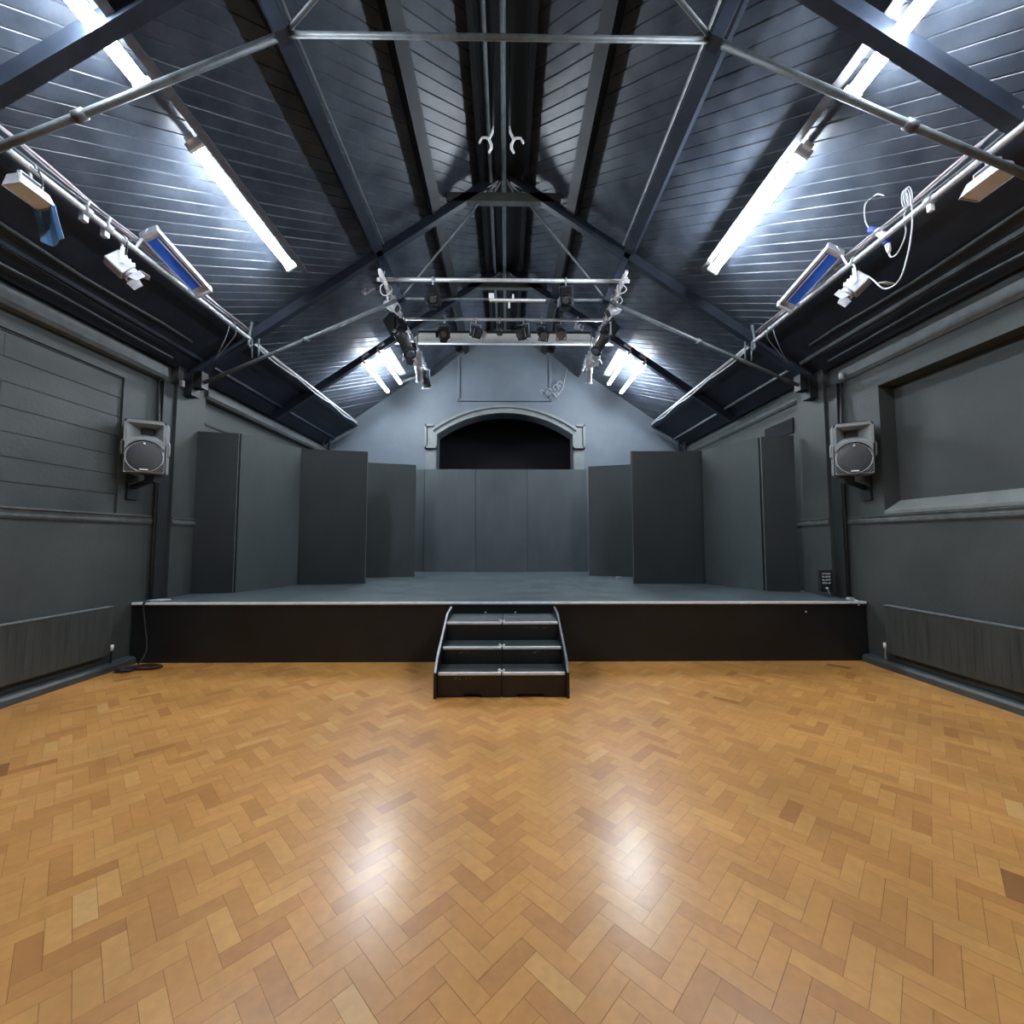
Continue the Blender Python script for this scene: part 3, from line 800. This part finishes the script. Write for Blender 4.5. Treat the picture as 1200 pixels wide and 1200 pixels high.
def lantern(bar, pan, tilt, label, body=M_lampbody, kind='fresnel', size=1., yokem=None, drop=.0, group='stage lanterns', barside=0, yoke_in=1.0, doors=None):
    """lantern hung from a bar at point bar; pan 0 looks to -y (the hall), tilt lowers the beam"""
    bar = V(bar)
    t = thing('stage_lantern', label, 'stage light', tuple(bar), group)
    Mb = Matrix.Translation(bar) @ Matrix.Rotation(R(barside), 4, 'Z')
    m = MB(); hook_clamp(m); m.build('clamp', M_silver, t, Mb)
    s = size; hw = .115*s; dz = -.085-drop
    Mp = Matrix.Translation(bar) @ Matrix.Rotation(R(pan), 4, 'Z')
    L_ = .22*s
    m = MB()
    m.box(-hw-.006, hw+.006, -.016, .016, dz-.006, dz)
    for q in (-1, 1): m.box(q*(hw+.004), q*(hw+.009), -.016, .016, dz-L_, dz)
    m.build('yoke', yokem or body, t, Mp)
    piv = dz-L_+.02
    Mt = Mp @ Matrix.Translation((0, 0, piv)) @ Matrix.Rotation(R(tilt), 4, 'X')
    m = MB()
    if kind == 'fresnel':
        m.box(-.10*s, .10*s, -.10*s, .13*s, -.11*s, .10*s, .012)
        for k in range(4): m.box(-.085*s, .085*s, (-.07+.05*k)*s, (-.055+.05*k)*s, .10*s, .118*s)
        m.tube([(0, -.10*s, 0), (0, -.15*s, 0)], .095*s, 20)
        bd = m.build('body', body, t, Mt)
        m = MB(); m.tube([(0, -.151*s, 0), (0, -.160*s, 0)], [.080*s, .055*s], 20); m.build('lens', M_glass, bd, Mt)
        for k in (doors if doors is not None else (0, 1, 2, 3)):
            m = MB(); A = Matrix.Rotation(R(90*k), 4, 'Y')
            m.prism([(-.085*s, -.152*s, .098*s), (.085*s, -.152*s, .098*s), (.065*s, -.245*s, .145*s), (-.065*s, -.245*s, .145*s)], (0, 0, .004))
            m.build('barn_door', body if k % 2 == 0 else (yokem or body), t, Mt @ A)
    elif kind == 'profile':
        m.box(-.09*s, .09*s, .02*s, .30*s, -.10*s, .10*s, .014)
        m.tube([(0, .02*s, 0), (0, -.10*s, 0), (0, -.101*s, 0), (0, -.34*s, 0)], [.085*s, .085*s, .072*s, .072*s], 18)
        m.tube([(0, -.34*s, 0), (0, -.37*s, 0)], .088*s, 18)
        bd = m.build('body', body, t, Mt)
        m = MB(); m.tube([(0, -.371*s, 0), (0, -.378*s, 0)], [.070*s, .045*s], 18); m.build('lens', M_glass, bd, Mt)
        for q in (-1, 1):
            m = MB(); m.box(q*.085*s, q*.12*s, -.02*s, -.004*s, -.02*s, .02*s); m.build('shutter_handle', yokem or M_silver, bd, Mt)
        m = MB(); m.tube([(0, -.06*s, .08*s), (0, -.06*s, .13*s)], .012*s, 8)
        m.build('focus_knob', yokem or M_silver, bd, Mt)
    elif kind == 'par':
        m.tube([(0, -.22*s, 0), (0, .10*s, 0), (0, .17*s, 0), (0, .20*s, 0)], [.10*s, .10*s, .075*s, .04*s], 20)
        bd = m.build('body', body, t, Mt)
        m = MB(); m.tube([(0, -.221*s, 0), (0, -.226*s, 0)], .088*s, 20); m.build('lens', M_glass, bd, Mt)
        m = MB()
        m.prism([(-.115*s, -.222*s, -.115*s), (.115*s, -.222*s, -.115*s), (.115*s, -.222*s, -.09*s), (-.115*s, -.222*s, -.09*s)], (0, -.012, 0))
        for q in (-1, 1): m.box(q*.09*s, q*.115*s, -.234*s, -.222*s, -.115*s, .115*s)
        m.build('gel_frame', yokem or body, bd, Mt)
    elif kind == 'flood':
        m.prism([(-.17*s, .06*s, -.07*s), (.17*s, .06*s, -.07*s), (.17*s, .06*s, .07*s), (-.17*s, .06*s, .07*s)], (0, .05*s, 0))
        for q in (-1, 1):
            m.prism([(q*.17*s, .10*s, -.07*s), (q*.20*s, -.06*s, -.11*s), (q*.20*s, -.06*s, .11*s), (q*.17*s, .10*s, .07*s)], (q*.006, 0, 0))
            m.prism([(-.17*s, .10*s, q*.07*s), (-.20*s, -.06*s, q*.11*s), (.20*s, -.06*s, q*.11*s), (.17*s, .10*s, q*.07*s)], (0, 0, q*.006))
        bd = m.build('body', body, t, Mt)
        m = MB(); m.quad((-.19*s, -.05*s, -.10*s), (.19*s, -.05*s, -.10*s), (.19*s, -.05*s, .10*s), (-.19*s, -.05*s, .10*s)); m.build('glass', M_beamw, bd, Mt)
        m = MB(); m.tube([(-.15*s, .03*s, 0), (.15*s, .03*s, 0)], .012*s, 8); m.build('lamp', M_silver, bd, Mt)
    # tail lead up to the bar
    m = MB(); b0 = Mt @ V((0, .14*s, 0))
    pts = [b0, b0+V((.02, .03, -.05)), b0.lerp(bar, .5)+V((.05, .05, -.03)), bar+V((.03, .01, .03))]
    m.cable(pts, .006); m.build('lead', M_cableb, t)
    return t

# front cross bar
F1 = 6.06; Z1 = 5.36
lantern((-1.04, F1, Z1), 12, 55, 'dark lantern with open frame on the front cross bar, left side', kind='fresnel', size=0.80)
lantern((.92, F1, Z1), -12, 55, 'dark lantern with open frame on the front cross bar, right side', kind='fresnel', size=0.80, yokem=M_iron)
# rear cross bar, left to right
F2, Z2 = 7.3, 5.42
lantern((-1.05, F2, Z2), 0, 35, 'square-mouthed black lantern at the left end of the rear cross bar', kind='fresnel', size=0.84)
lantern((-.50, F2, Z2), 28, 30, 'round lantern with pale barn door, second on the rear cross bar', kind='fresnel', size=0.80, yokem=M_silver, doors=(1, 3))
lantern((-.08, F2, Z2), 0, 80, 'small slim lantern pointing down mid rear cross bar', kind='par', size=0.44)
lantern((.34, F2, Z2), -30, 25, 'dark lantern with white barn door, right of centre on rear cross bar', kind='fresnel', size=0.88, yokem=M_silver, doors=(1, 0))
lantern((.66, F2, Z2), 15, 45, 'dark round can lantern, third from the right on the rear cross bar', kind='par', size=0.76)
lantern((1.00, F2, Z2), -5, 35, 'dark lantern with ringed lens near the right end of rear cross bar', kind='par', size=0.80, yokem=M_iron)
lantern((1.30, F2, Z2+.02), 40, 20, 'small silver lantern at the right end of the rear cross bar', body=M_silver, kind='par', size=0.40)
# grid bars front to back
lantern((-GX, 6.95, GZ), 60, 60, 'long black profile lantern hanging on the left grid bar', kind='profile', size=1.25, barside=90)
lantern((-GX, 6.35, GZ), 75, 30, 'silver-clamped small lantern at the front of the left grid bar', body=M_silver, kind='par', size=.6, barside=90)
lantern((-GX, 7.75, GZ), 200, 40, 'black lantern among cables midway along the left grid bar', kind='fresnel', size=.9, yokem=M_silver, barside=90)
lantern((-GX, 8.45, GZ), 185, 50, 'silver lantern at the rear of the left grid bar, below the pale board', body=M_silver, kind='profile', size=.9, barside=90)
lantern((-GX, 9.1, GZ), 170, 45, 'dark can lantern at the far end of the left grid bar', kind='par', size=.9, yokem=M_silver, barside=90)
lantern((GX, 6.45, GZ), -75, 30, 'silver-clamped small lantern at the front of the right grid bar', body=M_silver, kind='par', size=.6, barside=90)
lantern((GX, 7.1, GZ), -60, 55, 'dark profile lantern among cables on the right grid bar', kind='profile', size=1.05, yokem=M_silver, barside=90)
lantern((GX, 7.9, GZ), -190, 40, 'silver lantern midway along the right grid bar', body=M_silver, kind='fresnel', size=.8, barside=90)
lantern((GX, 8.55, GZ), 175, 60, 'long silver lantern at the rear of the right grid bar, below the pale board', body=M_silver, kind='profile', size=.85, barside=90)
# side bars
lantern((-BX, 3.22, BZ), 90, 80, 'silver floodlight with pale bracket hanging on the left side bar', body=M_silver, kind='flood', size=.62, yokem=M_silver, barside=90)
lantern((-BX, 4.02, BZ), 135, 40, 'silver spotlight with open doors on the left side bar beside the blue light', body=M_silver, kind='fresnel', size=.75, yokem=M_silver, barside=90, doors=(0, 1, 3), drop=.03)
lantern((BX, 3.02, BZ), -90, 80, 'silver floodlight with pale bracket hanging on the right side bar', body=M_silver, kind='flood', size=.66, yokem=M_silver, barside=90)
lantern((BX, 4.25, BZ), -135, 40, 'silver spotlight with open doors on the right side bar beside the blue light', body=M_silver, kind='fresnel', size=.75, yokem=M_silver, barside=90, doors=(1, 3), drop=.03)

# gel sheet clipped under the left flood
m = MB()
for i in range(6):
    for j in range(6):
        def P(i, j):
            u, v = i/6, j/6
            return V((-3.80+.22*u, 3.34+.03*math.sin(u*5)+.08*v, 4.24-.24*v+.02*math.sin(u*4+v*3)))
        m.quad(P(i, j), P(i+1, j), P(i+1, j+1), P(i, j+1))
o = m.build('gel_sheet', M_bluefilm); sm = o.modifiers.new('s', 'SOLIDIFY'); sm.thickness = .004
tag(o, 'pale blue gel sheet hanging below the left floodlight', 'gel sheet')
m = MB(); m.obox((3.72, 3.93, 4.02), (.13, .03, 0), (0, .10, .05), (0, 0, .004)); 
tag(m.build('gel_card', M_cream), 'small pale card hanging below the right side bar beside the spotlight', 'card')

# bar clamps (white knuckles) on the left bar
for y, lb in ((3.66, 'pale scaffold clamp on the left side bar behind the floodlight'), (3.86, 'pale double clamp on the left side bar before the spotlight')):
    t = thing('scaffold_clamp', lb, 'clamp', (-BX, y, BZ), 'scaffold clamps')
    m = MB(); m.tube([(-BX, y-.03, BZ), (-BX, y+.03, BZ)], .042, 12); m.build('collar', M_silver, t)
    m = MB(); m.obox((-BX-.02, y, BZ-.06), (.05, 0, 0), (0, .05, 0), (0, 0, .07), .006); m.build('knuckle', M_silver, t)
    m = MB(); m.tube([(-BX, y, BZ+.03), (-BX+.02, y, BZ+.10)], .012, 8); m.build('stud', M_silver, t)
for y, lb in ((2.72, 'pale scaffold clamp on the right side bar by the near truss rod'), (3.45, 'small pale clamp on the right side bar past the floodlight')):
    t = thing('scaffold_clamp', lb, 'clamp', (BX, y, BZ), 'scaffold clamps')
    m = MB(); m.tube([(BX, y-.03, BZ), (BX, y+.03, BZ)], .042, 12); m.build('collar', M_silver, t)
    m = MB(); m.obox((BX, y, BZ-.06), (.04, 0, 0), (0, .04, 0), (0, 0, .08), .006); m.build('knuckle', M_white, t)

# blue strip lights on the side bars
def blue_strip(sx, y0, y1, label):
    c = V((sx*3.53, (y0+y1)/2, 4.53))
    t = thing('blue_strip_light', label, 'light', tuple(c), 'blue strip lights')
    n = V((-sx*.40, -.42, -.80)).normalized()          # face direction
    d = V((0, 1, 0)); d = (d - n*d.dot(n)).normalized()
    a = d.cross(n).normalized()
    if a.x*sx > 0: a = -a                              # a points to the hall centre
    L_ = y1-y0
    m = MB(); m.obox(c - n*.05, a*.18, d*L_, n*.05, .008); hb = m.build('housing', M_silver, t)
    for e in (-1, 1):
        m = MB(); m.obox(c + d*e*(L_/2-.015) - n*.01, a*.20, d*.03, n*.11, .006); m.build('end_plate', M_silver, t)
    m = MB(); m.obox(c - a*.015 - n*.02, a*.135, d*(L_-.16), n*.006); m.build('blue_filter', M_blue, t)
    m = MB(); m.obox(c - a*.088 - n*.002, a*.006, d*(L_-.04), n*.06); m.obox(c + a*.088 - n*.002, a*.006, d*(L_-.04), n*.06); m.build('rim', M_silver, t)
    for q, r in ((.03, .008), (.065, .010)):
        m = MB(); m.tube([c + a*q - d*(L_/2-.08), c + a*q + d*(L_/2-.08)], r, 8); m.build('tube', M_white, t)
    for e in (-.49, .49):
        m = MB(); m.beam(c - n*.06 + d*L_*e, V((sx*BX, c.y + L_*e, BZ)), .03, .02); m.build('hanger', M_silver, t)
blue_strip(-1, 4.15, 4.86, 'blue strip light in a silver case on the left side bar')
blue_strip(1, 4.33, 5.08, 'blue strip light in a silver case on the right side bar')

# connectors and cable loops on the right bar
t = thing('cable_connector', 'blue and white cable connectors with loops of pale cable on the right side bar', 'connector', (3.74, 3.98, 4.5))
m = MB(); m.tube([(3.70, 4.06, 4.66), (3.72, 4.00, 4.60)], .03, 10); m.tube([(3.72, 3.92, 4.46), (3.73, 3.91, 4.40)], .032, 10); m.build('blue_collar', M_blueplug, t)
m = MB(); m.tube([(3.72, 4.0, 4.60), (3.73, 3.95, 4.52), (3.72, 3.92, 4.46)], .034, 10); m.tube([(3.73, 3.91, 4.40), (3.73, 3.90, 4.33), (3.73, 3.90, 4.30)], [.026, .02, .012], 10); m.build('plug_body', M_white, t)
m = MB()
m.cable([(3.73, 3.90, 4.30), (3.73, 3.88, 4.25), (3.73, 3.82, 4.24), (3.72, 3.74, 4.30), (3.71, 3.70, 4.38), (3.70, 3.70, 4.50), (3.70, 3.66, 4.60)], .0065)
m.cable([(3.69, 3.62, 4.64), (3.68, 3.60, 4.45), (3.69, 3.64, 4.25), (3.70, 3.70, 4.10), (3.70, 3.76, 3.98), (3.70, 3.84, 3.94), (3.70, 3.95, 3.98), (3.70, 4.06, 4.14), (3.72, 4.14, 4.22)], .007)
m.cable([(3.70, 4.06, 4.66), (3.66, 4.06, 4.76), (3.60, 3.98, 4.86), (3.60, 3.86, 4.86), (3.62, 3.80, 4.80)], .0065)
for k in range(3): m.cable([(3.70+.03*math.cos(R(a)), 3.64+.02*k, 4.66+.09*math.sin(R(a))) for a in range(0, 361, 30)], .005)
m.build('cable_loop', M_cablew, t)
# loops hanging from the truss joints
for sx, side in ((-1, 'left'), (1, 'right')):
    m = MB()
    m.cable([(sx*3.69, 5.62, 4.43), (sx*3.70, 5.60, 4.30), (sx*3.82, 5.66, 4.12), (sx*4.0, 5.8, 4.02)], .006)
    m.cable([(sx*3.62, 5.62, 4.46), (sx*3.63, 5.66, 4.32), (sx*3.8, 5.72, 4.16), (sx*4.0, 5.8, 4.02)], .006)
    tag(m.build('hanging_lead', M_iron), f'thin double lead hanging from the {side} side bar near the middle truss', 'cable', 'hanging leads')

# cable clutter tied along the grid bars
for sx, side in ((-1, 'left'), (1, 'right')):
    for part in range(3):
        y0 = (5.85, 7.1, 8.1)[part]
        m = MB()
        for k in range(5):
            pts = []
            for i in range(10):
                y = y0+i*.11
                pts.append((sx*(GX+random.uniform(-.05, .05)), y, GZ+random.uniform(-.07, .06)))
            m.tube(pts, random.choice((.007, .009, .011)), 5)
        for k in range(3):
            y = y0+random.uniform(.1, .9); r = random.uniform(.05, .09)
            m.tube([(sx*GX+r*math.cos(R(a)), y+.02*math.sin(R(a*2)), GZ-.08+r*math.sin(R(a))) for a in range(0, 361, 30)], .008, 5)
        tag(m.build('cable_tangle', (M_cablew, M_cable, M_cablew)[part]), f'tangle of pale cables tied to the {("front", "middle", "rear")[part]} of the {side} grid bar', 'cables', 'cable tangles')
m = MB()
for k in range(7):
    c = V((1.15+random.uniform(-.25, .3), 10.78, 4.72+1.0*random.uniform(.55, .85)))
    r = random.uniform(.03, .07)
    m.tube([(c.x+r*math.cos(R(a)), c.y+.02*math.sin(R(a*3)), c.z+r*math.sin(R(a))) for a in range(0, 300, 30)], .010, 5)
m.tube([(1.05, 10.86, 5.2), (1.2, 10.8, 5.35), (1.35, 10.8, 5.25), (1.5, 10.82, 5.45), (1.62, 10.86, 6.0)], .010, 5)
tag(m.build('cable_tangle', M_cable), 'loose pale cables hanging on the gable wall right of the raised panel', 'cables')
# bracket arm on the gable, left
m = MB(); m.beam((-1.95, 10.6, 5.75), (-2.55, 10.4, 5.45), .05, .05); m.beam((-1.95, 10.85, 5.78), (-1.95, 10.35, 5.74), .04, .04)
tag(m.build('gable_bracket', M_iron), 'grey angled bracket arm fixed to the gable wall left of the raised panel', 'bracket')

# hooks near the top centre, hung from the ridge
for sx, side in ((-1, 'left'), (1, 'right')):
    t = thing('roof_hook', f'{side} one of the two pale curled hooks hanging from the ridge at top centre', 'hook', (sx*.10-.01, 4.2, 5.8), 'curled hooks')
    x = sx*.085-.01
    m = MB(); m.tube([(x, 4.2, 6.85), (x, 4.2, 5.82)], .010, 6); m.build('hanger_rod', M_pipe, t)
    m = MB()
    m.tube([(x, 4.2, 5.86), (x+sx*.01, 4.2, 5.79), (x+sx*.045, 4.2, 5.72), (x+sx*.02, 4.2, 5.66), (x+sx*.02, 4.2, 5.62), (x+sx*.045, 4.2, 5.57)], [.010, .014, .016, .016, .015, .012], 8)
    m.tube([(x+sx*.045, 4.2, 5.72), (x+sx*.075, 4.2, 5.735), (x+sx*.115, 4.2, 5.735), (x+sx*.135, 4.2, 5.70), (x+sx*.145, 4.2, 5.675)], [.014, .012, .011, .013, .010], 8)
    m.build('hook', M_white, t)
# loose fitting on the left slope
m = MB(); m.obox(on_roof(-1, 2.35, 6.9, .06), along(-1)*.10, V((.03, .06, 0)), nrm(-1)*.06, .01); m.tube([on_roof(-1, 2.35, 6.9, .06), on_roof(-1, 2.22, 6.85, .14)], [.03, .008], 6)
tag(m.build('sensor', M_silver), 'small pale sensor on the left roof slope above the gable lights', 'sensor')
# open hatch on the right wall above the flats
m = MB(); m.box(W-.02, W-.004, 6.75, 7.5, 3.28, 3.52)
tag(m.build('wall_vent', M_dark), 'dark vent opening on the right wall above the pale-lit flat', 'vent', None, 'thing')
m = MB(); m.prism([(-W+.004, 6.65, 3.34), (-W+.004, 7.6, 3.34), (-W+.004, 7.6, 3.37), (-W+.004, 6.65, 3.37)], (.012, 0, 0))
tag(m.build('wall_batten', M_black), 'thin dark batten on the left wall above the pale-lit flat', 'batten')

# ------------------------------------------------------------------ world, camera, colour
w = bpy.data.worlds.new('World'); SC.world = w; w.use_nodes = True
w.node_tree.nodes['Background'].inputs[0].default_value = (.01, .012, .015, 1)
cam = bpy.data.cameras.new('camera'); co = bpy.data.objects.new('camera', cam); COL.objects.link(co)
cam.sensor_fit = 'HORIZONTAL'; cam.sensor_width = 36; cam.lens = 15.0; cam.clip_start = .05; cam.clip_end = 100
co.location = (.05, 0, 1.55)
co.rotation_euler = (math.pi/2 + math.atan(32/500), 0, -math.atan(6/500))
SC.camera = co
SC.view_settings.view_transform = 'Standard'
SC.view_settings.look = 'None'
SC.view_settings.exposure = 0.42
SC.view_settings.gamma = 1
SC.view_settings.use_curve_mapping = False
SC.cycles.use_denoising = True
SC.cycles.max_bounces = 8
SC.cycles.diffuse_bounces = 5
